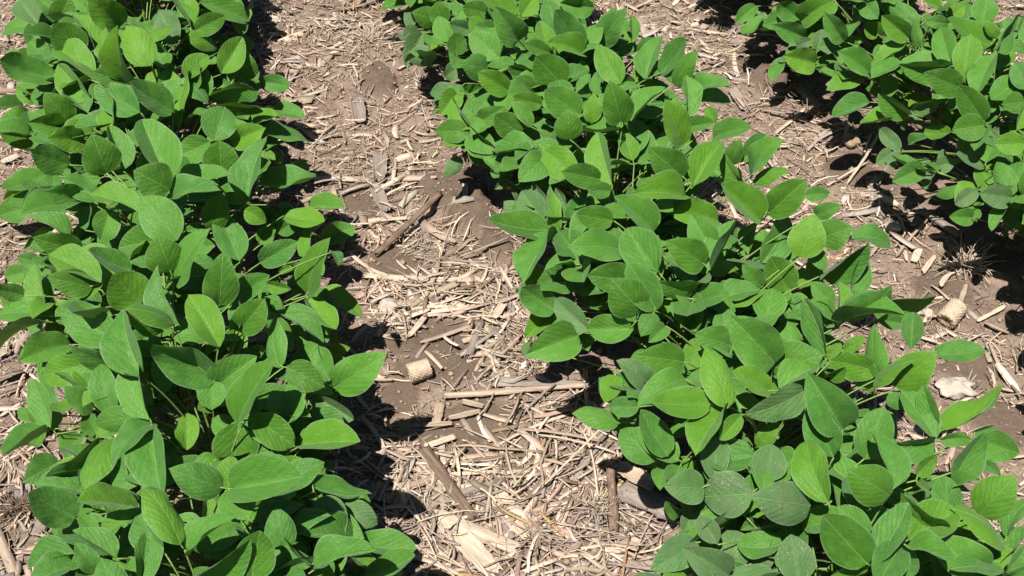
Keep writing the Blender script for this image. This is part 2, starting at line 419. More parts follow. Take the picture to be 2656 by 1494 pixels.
# soybean leaflets seen in the photo: base, tip, width; each @ line gives a zoom window's corner and size in the photo
TRACE = '''
@A 0 0 500
525 920 330 690 210 k
800 1300 690 1000 270 kt
630 400 400 190 240 k
720 390 545 100 120
430 590 0 450 190
380 480 230 310 150
690 590 400 340 190
700 760 440 490 180
960 620 690 540 150 k
860 465 820 165 110 y
1130 490 950 190 230
1030 605 890 200 130 y
1010 170 1290 430 170
1320 320 1200 80 180 d
900 190 650 -40 230
840 150 600 150 130 l
440 165 520 -20 190 k
430 170 270 -20 110
290 190 150 0 200 d
300 200 10 265 110 l
420 290 180 255 90
1060 850 720 650 230
830 990 765 655 130
540 910 720 900 130 l
1240 655 1240 460 150 l
1310 840 980 625 190
1310 860 1090 830 150 l
1040 1010 900 870 190 l
1280 1390 1070 910 270 t
1275 1420 1000 1280 290 kt
470 950 215 920 170
625 1050 360 1040 190 y
520 1240 240 1150 220
350 1310 20 1420 150
620 1500 330 1440 190
760 1500 480 1340 170
190 825 -60 810 90
240 870 -40 1000 160
250 1040 0 1000 180 l
320 750 120 650 150 l
930 1290 820 950 150
500 1300 660 1190 110 l
@B 400 0 500
500 560 660 285 190
660 600 700 385 200 k
640 420 690 270 140 l
300 235 530 120 150 k
250 275 480 370 120
350 20 720 160 170
310 165 200 -40 150
280 215 110 -20 60
560 10 680 90 120
420 440 160 440 110 l
270 560 190 970 120
400 735 290 510 190
410 725 780 690 120
415 795 810 840 120 yt
640 890 860 850 160 l
450 1060 530 800 250
430 1060 170 1180 200
590 1060 840 960 190
500 1310 490 1050 280 k
701 1500 850 1020 190 t
820 1000 1190 1090 110
890 830 1140 890 110 l
800 610 1020 650 130 l
1000 1250 1165 1270 120 l
790 1350 1210 1330 150
200 1450 590 1310 150
850 1150 970 1200 90 l
560 600 450 620 90 l
@C 0 480 500
620 140 155 215 150
1050 210 670 70 150 y
640 340 655 80 80
720 500 700 240 290 l
1330 410 1060 80 290
1250 400 900 470 270 k
1280 650 1180 370 270 kt
610 490 240 390 190 k
750 730 360 520 200 y
690 770 350 690 200 k
1000 650 670 490 150
1060 900 850 680 330
1355 1060 1195 610 170
1300 1040 930 930 130 kt
1230 1090 960 950 100 y
1090 1460 930 945 260 t
890 1200 470 910 290
930 1345 520 1210 170
690 1330 330 1430 230
520 1200 130 1330 200 l
1130 1770 1010 1260 190 t
370 980 270 600 140 y
180 830 -30 780 130 l
310 950 -20 850 140
390 990 -60 1000 150
380 1030 0 1230 60
240 160 -20 230 180 l
300 -20 30 110 150
320 590 130 540 110 l
260 640 30 690 140 l
380 330 180 480 120 l
610 130 330 60 150
860 1720 760 1340 190
@D 450 480 500
-20 110 360 40 150
280 330 380 55 190 k
20 750 280 320 190
100 430 190 270 130 l
500 580 350 200 220
345 900 370 500 250 kt
480 860 720 680 170
700 740 880 780 90
500 1095 690 850 230 k
480 1100 460 800 90
340 1210 110 820 230 t
660 580 940 420 180
640 440 740 320 130 l
830 230 1130 270 140
780 360 940 260 130 l
1010 170 1280 165 110 l
1000 550 990 235 100
1090 400 1360 320 160 l
1010 810 1180 390 190 kt
1110 800 1430 1000 150 t
1000 850 1215 1080 140
790 960 1120 1180 150
320 1480 -150 1200 270 t
800 1370 770 975 150
1180 1430 990 1090 170
855 1371 1140 1520 220 kt
1211 1521 1608 1260 270 t
1160 1280 1330 1220 100 l
330 1507 620 1290 280
487 1785 765 1319 200 kt
450 1240 480 1120 130 yl
520 180 400 40 130 l
530 180 690 280 130 y
640 180 780 280 110 l
1000 650 850 590 60 l
980 820 860 680 130 ld
300 880 130 780 130 yl
1010 950 1150 1180 110 l
1200 500 1240 610 60 l
620 1310 700 1230 90 yl
1210 1100 1270 1210 60 l
@E 0 994 500
385 345 240 -30 150
400 240 330 10 130 l
700 190 480 20 170
1150 -60 1300 120 190 yl
1010 240 710 300 190 kt
1160 300 850 620 170
840 420 650 830 190 y
750 400 310 760 230
440 590 170 740 230 l
730 390 640 225 150 l
330 310 0 430 110
370 350 30 540 80
1140 340 1220 860 260 t
1671 790 1265 640 250 t
575 1020 220 830 280 t
1040 950 570 890 150 y
1040 870 710 800 80
1060 1000 750 1160 130 y
1350 1210 1060 780 210 t
1390 1280 1100 1110 150 l
1050 1500 1110 1100 190
575 1280 220 1385 170
880 1320 550 1110 150
740 1420 560 1200 150
740 1140 590 980 110
990 1320 870 1190 90 l
1010 1390 850 1330 100 l
1040 1480 700 1460 120
500 1100 350 1200 110 ld
260 280 140 190 100 l
610 1380 480 1400 90 l
1400 500 1410 220 170 yl
930 790 800 760 90 l
@F 480 994 500
405 300 360 640 360 k
200 -10 200 205 300 t
750 330 760 15 260
520 260 830 480 230 kt
340 795 880 700 320 t
340 800 480 1030 300 t
870 470 1310 440 210 yt
930 220 1190 330 200
960 90 1260 270 160 d
940 760 1400 830 140
620 530 870 640 130 l
1000 870 1210 1150 230 d
1180 930 1449 1060 190 d
970 900 1240 880 90 dl
900 910 950 1110 80 dl
750 1250 680 925 220
30 1290 400 1000 140
60 1449 480 1180 180
500 1470 560 1115 290 kt
975 1370 710 1125 80 t
1290 1240 880 1140 150
980 1400 1449 1260 190 t
1270 1200 1730 1240 190
1330 1449 1720 1300 150
1010 1400 600 1449 60
740 1400 880 1310 90 l
130 1080 170 830 110 yl
240 1480 60 1400 110 l
830 500 905 640 50 yl
1020 610 1130 680 50 l
700 910 840 860 60 l
@G 980 0 500
455 150 250 90 150 k
490 175 430 20 190 k
830 100 640 60 150 k
1060 90 760 -20 130 y
1060 310 880 50 210
1075 130 1180 -30 150 y
920 440 700 250 200
830 510 620 480 190
980 680 745 540 170 y
590 420 600 245 140 k
300 220 180 290 120 dl
340 250 210 500 170 dl
500 290 350 340 120 dl
430 400 210 440 150 dl
640 480 500 580 130 dl
600 690 390 700 110 dl
600 700 470 860 160
600 690 790 700 100 l
715 970 560 740 110
680 985 425 990 170 k
720 930 910 1140 110
690 990 840 1190 200
720 870 930 700 120
760 920 960 800 140
1080 1010 880 870 190 k
1150 950 1010 760 110
1190 690 1010 580 160 k
1240 790 1020 730 130 k
1190 560 985 500 90
1400 650 1190 430 260 k
1528 870 1260 680 230
1250 1130 1190 870 250 l
1200 1150 860 1190 120
1040 1230 840 1290 120 l
1250 1180 1060 1370 210
1270 1140 1520 1360 230
620 1180 500 1340 110 dl
980 1350 880 1420 80 dl
1290 400 1090 330 110 k
1290 380 1220 160 130 y
700 230 540 180 110 d
880 210 740 190 80
1340 250 1280 0 150
350 10 30 60 90 l
440 60 350 -20 80 l
1030 460 830 500 80
1100 340 1080 460 80 l
1340 1400 1150 1400 120 dl
@H 1420 0 500
100 20 360 60 140
255 380 60 80 200
270 370 230 110 120 l
290 380 400 170 130
390 330 600 60 190
470 330 600 140 110 l
630 310 630 100 70
285 430 0 320 140 y
555 640 380 350 190 y
410 350 680 360 120
680 420 810 290 130 l
740 590 860 260 160
840 560 1040 290 140
960 640 1140 375 150 k
1000 1090 880 740 190 y
1050 880 1040 560 130
560 930 470 600 220 kt
610 860 870 620 170 l
620 930 880 660 120
330 920 350 700 130
170 1050 150 815 200 kt
570 960 185 970 80 t
490 1400 380 1000 190 y
760 1300 620 950 260 l
1020 1330 750 1100 240 kt
1090 1410 1310 1070 210 yt
390 1345 100 1290 180 kt
1050 960 1250 920 110
1080 680 1380 640 110 l
1090 760 1370 770 80 l
1240 1040 1530 960 140 l
1260 930 1200 800 90 l
330 560 290 430 100 l
350 700 370 540 80
220 600 280 460 90
220 700 320 560 60
840 960 1110 1140 110 l
840 1040 790 900 90 yl
480 1440 300 1420 120
950 630 960 440 70
580 690 740 590 100 l
@I 1220 480 500
610 345 140 265 190 kt
545 295 390 50 200 d
565 300 480 0 130 d
670 350 600 -10 110 t
720 230 640 20 90 d
730 290 870 90 120
650 370 400 740 130 t
400 260 250 120 150 dl
1070 180 890 60 190 l
1080 270 800 220 180 k
1380 360 1090 90 190
1140 490 730 470 220
1400 680 1180 330 290
1250 720 870 680 230 k
1395 930 1180 560 230
1280 950 1060 700 300 kt
790 650 500 760 230 l
740 800 920 600 130
640 950 390 770 210
890 1090 630 850 180 d
1220 1080 870 1080 210
815 1130 430 1270 270 t
640 980 410 1150 150 l
850 1110 890 1250 120 l
740 480 620 580 120 l
830 310 720 420 100 l
1380 960 1280 1140 150
1470 1060 1340 1180 120
1000 790 840 880 90 l
@J 1700 350 500
230 480 -160 440 190
150 690 -40 580 170 l
560 220 640 25 130 k
700 390 510 140 110 y
640 210 830 0 150
720 300 790 130 80 d
730 320 965 30 140 t
740 350 1020 275 120 y
790 660 500 370 200 yt
850 590 1140 330 230 kt
1120 450 1310 435 110 l
1200 600 1400 520 120 l
1235 780 1485 690 230 kt
800 960 980 570 200
700 900 760 660 120
1090 920 1200 590 260 l
830 970 1120 700 220
1000 1180 870 920 240 kt
1090 1210 1190 890 140
460 640 100 590 190 y
420 880 280 610 210
410 1030 610 650 100 t
370 970 80 790 240 kt
400 1035 -20 1100 90 t
30 1040 20 760 110
820 960 500 930 90
800 1140 650 970 140
590 900 620 700 100 l
620 1040 450 980 90 l
430 1230 680 1180 110 l
830 1400 880 1150 240
600 1320 330 1260 110
530 1360 120 1410 150
1330 1280 1170 1100 150 l
1350 1430 1380 1110 130
1340 1400 1220 1250 100
1100 1440 970 1330 120 yl
760 1240 600 1290 80 yl
20 1400 190 1150 130 l
110 1390 340 1150 90 l
@K 2100 500 500
300 785 440 375 130 t
300 340 610 405 130 l
430 790 940 780 170
220 960 620 690 160 t
200 1020 700 920 100
530 1400 490 980 160
760 1180 780 905 160 l
920 1220 1310 1180 160 l
640 1449 960 1190 270
480 1449 800 1260 110 yt
180 1000 230 700 110
200 1020 0 800 90
70 630 430 390 150 t
40 430 120 590 110 l
260 1180 420 1080 100 yl
300 810 400 800 60 l
500 960 700 980 120 l
140 1230 240 1130 80 yl
@M 1800 800 500
270 275 0 190 220
600 400 270 50 330 t
1000 370 830 -70 140
600 410 280 340 170
250 745 80 290 220 t
590 450 980 350 310 k
650 600 1030 400 170
1000 500 1140 440 90
1120 910 860 490 320 t
820 620 370 800 220 d
820 760 670 840 110 dl
1050 1120 860 750 250
1010 1460 850 985 260 t
250 760 10 1110 170 y
360 800 200 985 130 y
160 1300 160 960 210 dd
540 1300 590 1030 270 d
560 1280 770 1110 200
400 1180 260 1060 150 dl
1120 920 1100 1250 240 l
570 630 280 470 170 y
480 1040 640 850 130 yl
70 660 -60 470 150 l
640 200 790 140 100 l
810 140 690 30 120 yl
1390 480 1030 390 200
1330 640 1140 480 110 t
@L 1470 900 500
880 110 520 60 230 k
420 380 240 230 190 l
540 450 310 450 150
390 570 35 500 150
890 240 530 445 210
640 300 370 100 190 dl
890 130 1040 350 150 l
1090 430 650 420 230 kyt
670 855 400 620 230
765 830 560 480 200
780 620 930 650 100 l
770 850 700 1080 130 l
770 830 830 950 150 dl
@N 1660 1100 500
1620 775 1040 690 390 yd
1080 665 580 690 420 dd
610 610 220 590 310 kd
560 740 410 1040 170 dl
745 1150 570 890 200 dd
980 1360 830 1010 330 ddl
540 1130 90 1400 300 d
850 1449 420 1180 320 d
1440 970 1050 1020 160 ydl
1520 1500 1440 1060 340 dd
1390 1090 1240 1180 150 dl
1080 1330 1300 1250 200 ddl
870 1449 1340 1420 130 d
1090 950 960 1010 120 l
1660 850 1540 1040 180 l
400 820 240 730 60 l
@O 2156 994 500
440 840 110 640 300 kt
260 560 400 170 260
460 810 290 345 170 t
280 1370 -60 1000 330 kt
840 360 1300 10 170 yt
780 410 520 50 190
780 430 400 470 180
810 435 1050 420 100
1090 430 1410 520 230 l
920 740 1150 380 190
790 330 690 0 150 l
880 1010 860 705 210
1110 985 1390 690 290 t
1290 1220 890 940 120 t
870 1070 520 815 130 t
1170 1400 700 1160 290 t
760 1230 620 970 180
1315 1160 1500 880 130
1210 1449 1480 1100 150
1270 1449 1480 1200 120
1270 1440 890 1400 120
600 1460 560 1220 150
760 1480 700 1270 130 l
310 1370 580 910 210 t
450 850 300 950 150 l
280 1140 50 920 190
1060 370 1230 320 70 l
1140 600 1270 680 80 l
500 720 610 620 80 yl
640 700 790 540 110 yl
530 790 640 740 90 yl
640 760 740 820 80 yl
930 790 1110 720 90 l
420 100 570 180 120 l
290 1380 0 1449 70
1290 1449 1480 1380 110
@P 1880 0 400
290 60 95 225 130
360 140 160 315 90
560 170 350 240 180
735 350 450 230 190
690 190 510 20 190
710 200 1030 0 210
1110 380 930 110 180
1120 370 1270 120 110
1085 400 885 440 150 kd
860 500 920 280 130 d
840 590 545 520 230
540 590 430 775 110 l
820 370 660 440 110 d
1360 700 1050 480 190
1090 660 880 660 110 d
1290 730 950 850 170
1370 960 1015 1095 160
1449 330 1330 210 170 yl
1300 20 1440 180 170
1040 540 840 630 80 l
830 330 740 300 70 l
1120 400 1270 430 110 l
1310 30 1060 -10 60 y
@Q 2256 0 400
270 1060 -80 1160 110
370 370 120 150 200 y
450 260 180 20 200
460 440 430 170 100
520 200 740 220 120
760 610 660 250 220
880 710 950 315 250
950 800 980 590 150 k
740 630 270 610 240
350 400 20 620 110 y
300 590 10 740 130
250 680 440 790 150 yl
850 830 500 680 250 kt
1080 1150 840 810 240 kt
1165 530 1000 900 190 t
1180 500 1390 140 120 t
1060 240 1100 -40 230
1160 450 740 180 180 k
740 170 890 50 140 l
1210 340 1070 190 110 l
1390 390 1480 110 110
1260 440 1480 490 110 l
1500 850 1370 590 200
1449 960 1235 980 220 k
1449 1020 1380 1210 110
1070 1180 770 1220 250 kt
770 1240 510 1240 130 l
375 1080 85 880 170
400 1040 650 950 130 ld
410 980 480 1150 110 ld
320 1090 340 1200 110 ld
1090 960 1240 900 130 l
1260 860 1100 930 120 l
1280 860 1330 610 90 l
1110 1180 980 1420 140
90 900 -40 830 90 l
700 1040 760 1160 80 yl
660 70 490 -20 90 y
680 80 830 20 60
620 110 470 50 110 l
140 160 20 0 150 l
620 120 740 140 70
230 390 110 330 100 yl
580 450 550 250 90 l
@R 2256 300 400
1180 110 1080 430 160 dl
1449 260 1165 270 210 ky
285 330 100 115 140 d
230 345 55 450 150 d
510 490 215 620 190
300 340 210 520 90 d
370 265 560 200 90 l
620 480 800 430 150 dl
600 470 530 690 100 dl
870 700 615 750 110 l
1010 700 800 830 150 dd
970 960 750 950 160
1350 740 1190 430 200 t
1320 770 1020 730 220 kdt
1320 790 1490 900 170
1300 850 1150 1080 110
1280 940 1420 1060 130 l
1100 470 815 360 120 dl
1470 740 1460 480 120 k
1350 480 1449 440 60 l
'''
# ------------------------------------------------------------------ ground
def soil_material():
    t = NT('field_soil')
    tc = t.n('ShaderNodeTexCoord').outputs['Object']
    n1 = t.noise(tc, 9, 6, .65)
    n2 = t.noise(tc, 70, 5, .65)
    n3 = t.noise(tc, 330, 3, .6)
    col = t.ramp(n1, [(.30, (.165, .119, .091)), (.5, (.252, .187, .145)), (.72, (.330, .252, .197))])
    col = t.mix(.55, col, t.ramp(n2, [(.3, (.50, .46, .44)), (.55, (1, 1, 1)), (.8, (1.35, 1.3, 1.25))]), 'MULTIPLY')
    col = t.mix(.4, col, t.ramp(n3, [(.3, (.72, .70, .68)), (.65, (1.15, 1.12, 1.1))]), 'MULTIPLY')
    # smooth silty patches are browner than the trashy crust
    at = t.n('ShaderNodeAttribute', attribute_name='smooth_soil')
    col = t.mix(t.math('MULTIPLY', at.outputs['Fac'], .92), col, t.mix(n2, (.105, .075, .055, 1), (.175, .128, .095, 1)))
    p = t.n('ShaderNodeBsdfPrincipled')
    t.l(col, p.inputs['Base Color'])
    p.inputs['Roughness'].default_value = .95
    p.inputs['Specular IOR Level'].default_value = .1
    h = t.math('ADD', t.math('MULTIPLY', n2, 1.0), t.math('MULTIPLY', n3, .5))
    t.l(t.bump(h, .006, 1.0), p.inputs['Normal'])
    t.l(p.outputs[0], t.out.inputs[0])
    return t.m


def build_ground():
    far = np.array([.06, .16, .35, .7, 1.4, 3, 6, 12, 25, 50, 100, 200.])
    x0, x1, y0, y1, s = -.75, 2.35, .35, 3.25, .0055
    xs = np.concatenate([x0 - far[::-1], np.arange(x0, x1, s), x1 + far])
    ys = np.concatenate([y0 - far[::-1], np.arange(y0, y1, s), y1 + far])
    X, Y = np.meshgrid(xs, ys)
    Z = gz(X.ravel(), Y.ravel())
    k = lump_mask(X.ravel(), Y.ravel())[1]
    v = np.stack([X.ravel(), Y.ravel(), Z], 1)
    nx, ny = len(xs), len(ys)
    i = (np.arange(ny - 1)[:, None] * nx + np.arange(nx - 1)[None]).ravel()
    f = np.stack([i, i + 1, i + nx + 1, i + nx], 1)
    me = fast_mesh('ground', v, f)
    a = me.attributes.new('smooth_soil', 'FLOAT', 'POINT')
    a.data.foreach_set('value', k.astype(np.float32))
    o = link('ground', me, soil_material())
    o['kind'] = 'structure'
    o['label'] = 'dry tan soil between the soybean rows'


def fast_mesh(name, v, f):
    me = bpy.data.meshes.new(name)
    n, q = len(f), f.shape[1]
    me.vertices.add(len(v))
    me.vertices.foreach_set('co', np.asarray(v, np.float32).ravel())
    me.loops.add(n * q)
    me.loops.foreach_set('vertex_index', f.astype(np.int32).ravel())
    me.polygons.add(n)
    me.polygons.foreach_set('loop_start', np.arange(0, n * q, q, dtype=np.int32))
    me.polygons.foreach_set('loop_total', np.full(n, q, np.int32))
    me.update(calc_edges=True)
    return me


build_ground()


# ------------------------------------------------------------------ loose crop residue (nobody could count it)
def build_residue(name, n, region, lmean, lsig, lmax, wmean, rise, seed, palette, label, keep_bare=.12, clump=0.0):
    r = np.random.default_rng(seed)
    xa, xb, ya, yb = region
    x, y = r.uniform(xa, xb, n), r.uniform(ya, yb, n)
    u = (x / .76 - np.round(x / .76)) * .76
    keep = r.random(n) < np.clip((np.abs(u) - .08) / .12, .03, 1)
    k = lump_mask(x, y)[1]
    keep &= r.random(n) < (1 - k * (1 - keep_bare))
    if clump:
        keep &= r.random(n) < np.clip((vnoise(x * 11 + 5, y * 11) - .5 + clump) * 3, .06, 1)
    x, y = x[keep], y[keep]
    n = len(x)
    L = np.clip(np.exp(r.normal(math.log(lmean), lsig, n)), .004, lmax)
    w = np.clip(wmean * np.exp(r.normal(0, .6, n)), .0006, L * .33)
    th = np.clip(w * r.uniform(.12, .45, n), .0004, .0022)
    yaw = r.uniform(0, pi, n)
    bias = r.random(n) < .45                       # many pieces lie across the furrow, combed by the planter
    yaw = np.where(bias, 3 * pi * vnoise(x * 5 + seed, y * 5) + r.normal(0, .4, n), yaw)
    pit = r.normal(0, .10, n) * np.clip(.05 / L, .4, 2.2)
    roll = r.normal(0, .5, n)
    dx, dy = np.cos(yaw), np.sin(yaw)
    g0 = gz(x - dx * L * .42, y - dy * L * .42)
    g1 = gz(x + dx * L * .42, y + dy * L * .42)
    gm = gz(x, y)
    zc = np.maximum(np.maximum((g0 + g1) / 2, gm), 0 * gm - 1) + th * .5 + r.random(n) ** 2 * rise
    slope = (g1 - g0) / (L * .84) + pit
    bend = r.normal(0, .10, n) * L
    lat = r.normal(0, .16 if wmean < .002 else .06, n) * L
    cs = np.array([-.5, -.18, .18, .5])
    tap = np.stack([r.uniform(.35, 1, n), np.ones(n), r.uniform(.75, 1.1, n), r.uniform(.2, 1, n)], 1)
    V = np.zeros((n, 4, 4, 3))
    cr, sr = np.cos(roll), np.sin(roll)
    for i, c in enumerate(cs):
        px = x + dx * L * c - dy * lat * (1 - 4 * c * c)
        py = y + dy * L * c + dx * lat * (1 - 4 * c * c)
        pz = zc + slope * L * c + bend * (.25 - c * c) * .5
        for j, (a, b) in enumerate(((-.5, -.5), (.5, -.5), (.5, .5), (-.5, .5))):
            ww, tt = a * w * tap[:, i], b * th
            V[:, i, j, 0] = px - dy * (ww * cr - tt * sr)
            V[:, i, j, 1] = py + dx * (ww * cr - tt * sr)
            V[:, i, j, 2] = pz + ww * sr + tt * cr
    q = []
    for i in range(3):
        for j in range(4):
            q.append((i * 4 + j, i * 4 + (j + 1) % 4, i * 4 + 4 + (j + 1) % 4, i * 4 + 4 + j))
    q += [(3, 2, 1, 0), (12, 13, 14, 15)]
    F = (np.arange(n)[:, None, None] * 16 + np.array(q)[None]).reshape(-1, 4)
    me = fast_mesh(name, V.reshape(-1, 3), F)
    pal = np.array([p[:3] for p in palette])
    wt = np.array([p[3] for p in palette])
    ci = r.choice(len(pal), n, p=wt / wt.sum())
    c = pal[ci] * np.exp(r.normal(0, .16, (n, 1))) * np.exp(r.normal(0, .03, (n, 3)))
    c = np.repeat(np.concatenate([np.clip(c, 0, .8), np.ones((n, 1))], 1), 16, axis=0)
    a = me.attributes.new('straw_colour', 'FLOAT_COLOR', 'POINT')
    a.data.foreach_set('color', c.astype(np.float32).ravel())
    o = link(name, me, M_LITTER, smooth=False)
    o['kind'] = 'stuff'
    o['label'] = label
    o['category'] = 'crop residue'
    return o


def litter_material():
    t = NT('loose_straw')
    at = t.n('ShaderNodeAttribute', attribute_name='straw_colour')
    tc = t.n('ShaderNodeTexCoord').outputs['Object']
    nz = t.noise(tc, 160, 3, .6)
    col = t.mix(.5, at.outputs['Color'], t.ramp(nz, [(.3, (.62, .60, .58)), (.65, (1.12, 1.12, 1.12))]), 'MULTIPLY')
    p = t.n('ShaderNodeBsdfPrincipled')
    t.l(col, p.inputs['Base Color'])
    p.inputs['Roughness'].default_value = .75
    p.inputs['Specular IOR Level'].default_value = .25
    t.l(t.bump(t.noise(tc, 420, 2, .6), .0008, .8), p.inputs['Normal'])
    t.l(p.outputs[0], t.out.inputs[0])
    return t.m


M_LITTER = litter_material()
PAL = [(.51, .39, .30, 4), (.42, .32, .245, 4), (.33, .25, .19, 3.5), (.28, .23, .20, 2), (.60, .48, .38, 1.5), (.20, .145, .105, 1.2), (.44, .28, .13, .25)]
FINE = [(.44, .335, .255, 4), (.36, .27, .20, 4), (.30, .22, .165, 3), (.54, .42, .32, 2)]
REG = (-.62, 2.3, .45, 3.1)
build_residue('straw_litter', 13000, REG, .030, .60, .10, .0032, .014, 5, PAL, 'loose tan straw and husk bits scattered over the soil', .07)
build_residue('straw_chaff', 80000, REG, .0080, .5, .03, .0020, .007, 6, FINE, 'fine pale chaff flakes lying all over the soil', .06)
build_residue('straw_fibre', 28000, REG, .040, .5, .11, .0011, .022, 8, [(.60, .48, .36, 3), (.48, .37, .27, 3), (.34, .25, .18, 1)], 'thin tan straw fibres tangled on the soil', .05, .16)
build_residue('husk_litter', 5200, REG, .042, .45, .11, .0090, .012, 9, [(.50, .385, .295, 3), (.40, .33, .275, 3), (.58, .47, .37, 2), (.29, .22, .17, 1.5)], 'broad torn corn husk pieces lying on the soil', .02, .20)


_c = floor_point(1400, 1300)
build_residue('straw_mat', 1300, (_c.x - .24, _c.x + .26, _c.y - .30, _c.y + .20), .060, .5, .14, .0036, .016, 12, PAL, 'thick mat of long flat straw near the bottom of the furrow', .03)
_c = floor_point(1200, 800)
build_residue('straw_mat', 350, (_c.x - .16, _c.x + .17, _c.y - .18, _c.y + .12), .045, .45, .12, .0045, .012, 13, PAL, 'loose mat of flat straw in the middle of the furrow', .03)
_c = floor_point(60, 1250)
build_residue('straw_mat', 500, (_c.x - .25, _c.x + .10, _c.y - .30, _c.y + .55), .045, .45, .11, .0050, .016, 14, PAL, 'mat of flat straw left of the left row', .2)


# soil crumbs: tiny clods
def build_crumbs():
    r = np.random.default_rng(21)
    n = 22000
    x, y = r.uniform(-.6, 2.3, n), r.uniform(.45, 3.1, n)
    s = np.clip(np.exp(r.normal(math.log(.0018), .55, n)), .0008, .0075)
    base = np.array([(1, 0, 0), (-1, 0, 0), (0, 1, 0), (0, -1, 0), (0, 0, 1), (0, 0, -1),
                     (.6, .6, .55), (-.6, .6, .5), (.6, -.6, .5), (-.6, -.6, .55)], float)
    fc = [(4, 6, 7), (4, 7, 9), (4, 9, 8), (4, 8, 6), (0, 2, 6), (2, 7, 6), (2, 1, 7), (1, 9, 7), (1, 3, 9), (3, 8, 9), (3, 0, 8), (0, 6, 8),
          (0, 5, 2), (2, 5, 1), (1, 5, 3), (3, 5, 0)]
    V = base[None] * s[:, None, None] * r.uniform(.6, 1.25, (n, 10, 1)) * np.array([1, 1, .75])
    a = r.uniform(0, 2 * pi, n)
    ca, sa = np.cos(a)[:, None], np.sin(a)[:, None]
    V = np.stack([V[..., 0] * ca - V[..., 1] * sa, V[..., 0] * sa + V[..., 1] * ca, V[..., 2]], 2)
    V += np.stack([x, y, gz(x, y) + s * .3], 1)[:, None]
    F = (np.arange(n)[:, None, None] * 10 + np.array(fc)[None]).reshape(-1, 3)
    me = fast_mesh('soil_crumbs', V.reshape(-1, 3), F)
    o = link('soil_crumbs', me, M_CLOD)
    o['kind'] = 'stuff'
    o['label'] = 'small crumbs of tan soil'


build_crumbs()

# ------------------------------------------------------------------ soybean leaflets
LEAF_MESHES = []


def leaflet_mesh(i, fold, arch, wave, wide, twist):
    nu, nv = 10, 15
    r = random.Random(i)
    ph = r.uniform(0, 6)
    v, f, uvs, rims = [], [], [], []
    for b in range(nv + 1):
        y = b / nv
        s = (max(y, 0) ** .58) * (max(1 - y, 0) ** (.64 + .10 * (i % 3))) if 0 < b < nv else 0.0
        ymax = .58 / (1.22 + .10 * (i % 3))
        s /= (ymax ** .62) * ((1 - ymax) ** (.70 + .12 * (i % 3)))
        hw = .5 * max(s, .012) * wide
        for a in range(nu + 1):
            q = a / nu * 2 - 1
            x = q * hw * (1 + (.05 if q > 0 else -.05) * sin(3 * y + ph))
            z = fold * abs(x) * (1.1 - .5 * y) + arch * 4 * y * (1 - y)
            z -= .55 * x * x * (1 if fold < .2 else .25)
            z += wave * abs(q) ** 2 * sin(y * 11 + ph + (1.7 if q > 0 else 0)) * s
            z += twist * x * (y - .4)
            z += .010 * sin(y * 23 + abs(x) * -18 + ph) * (1 - abs(q)) * abs(q) * 4 * s
            yy = y + .03 * q * q * sin(ph)
            v.append((x, yy, z))
            uvs.append((x / wide + .5, y))
            rims.append(max(abs(q), 1.0 if b == nv else 0))
    for b in range(nv):
        for a in range(nu):
            k = b * (nu + 1) + a
            f.append((k, k + 1, k + nu + 2, k + nu + 1))
    me = mesh('leaflet', v, f)
    uvl = me.uv_layers.new(name='UVMap')
    for lp in me.loops:
        uvl.data[lp.index].uv = uvs[lp.vertex_index]
    at = me.attributes.new('rim', 'FLOAT', 'POINT')
    at.data.foreach_set('value', rims)
    me.polygons.foreach_set('use_smooth', [True] * len(me.polygons))
    return me


SHAPES = [(.34, .05, .022, 1.0, .1), (.52, .03, .016, 1.0, -.1), (.20, .09, .026, 1.0, .25), (.66, -.02, .014, 1.0, .0), (.44, -.07, .024, 1.0, -.3),
          (.14, .12, .020, 1.0, .15), (.46, .07, .032, 1.0, .35), (.28, -.05, .018, 1.0, -.2), (.58, .10, .020, 1.0, .25), (.38, -.12, .03, 1.0, .4), (.25, .16, .03, 1.0, -.35)]
MATS = {'f': M_FRESH, 'y': M_BRIGHT, 'd': M_DUSTY, 'k': M_SHADED, 's': M_SCUFF}
for key, mt in MATS.items():
    ms = []
    for i, s in enumerate(SHAPES):
        me = leaflet_mesh(i, *s)
        me.materials.append(mt)
        ms.append(me)
    MATS[key] = ms


def canopy(u, W=.27):
    q = min(abs(u) / W, 1.0)
    return .045 + .265 * (1 - q ** 2.4)


def row_of(x):
    i = min(range(3), key=lambda k: abs(x - ROWS[k]))
    return i, x - ROWS[i]


def bumpy(x, y):
    return .86 + .28 * float(vnoise(np.array([x * 9 + 50.0]), np.array([y * 9 + 20.0]))[0])


def canopy_hit(px, py, k, row):
    """first point of the pixel's line of sight that dips under k times the row's leaf canopy"""
    d = ray(px, py)
    t = (CAM.z - .42) / -d.z
    t1 = (CAM.z - .03) / -d.z
    best, bu = None, 9
    while t < t1:
        p = CAM + d * t
        u = p.x - ROWS[row]
        if abs(u) < .27 and p.z < canopy(u) * k * bumpy(p.x, p.y):
            return p
        if .06 < p.z < .30 and abs(u) < bu:
            best, bu = p, abs(u)
        t += .006
    return best


def read_trace():
    out, org = [], None
    for line in TRACE.strip().splitlines():
        w = line.split()
        if line[0] == '@':
            row = 0 if w[0][1] in 'ABCDEF' else 2 if w[0][1] in 'PQR' else 1
            a, b, s = map(float, w[1:4])
            k = s / (1839. if w[0] == '@N' else 1449.)
            org = (a, b, k)
            continue
        bx, by, tx, ty, wd = map(float, w[:5])
        a, b, k = org
        q = (a + bx * k, b + by * k, a + tx * k, b + ty * k, wd * k, w[5] if len(w) > 5 else '', row)
        if any(math.hypot(q[0] - p[0], q[1] - p[1]) < 20 and math.hypot(q[2] - p[2], q[3] - p[3]) < 26 for p in out):
            continue
        out.append(q)
    return out


class Leaflet:
    pass


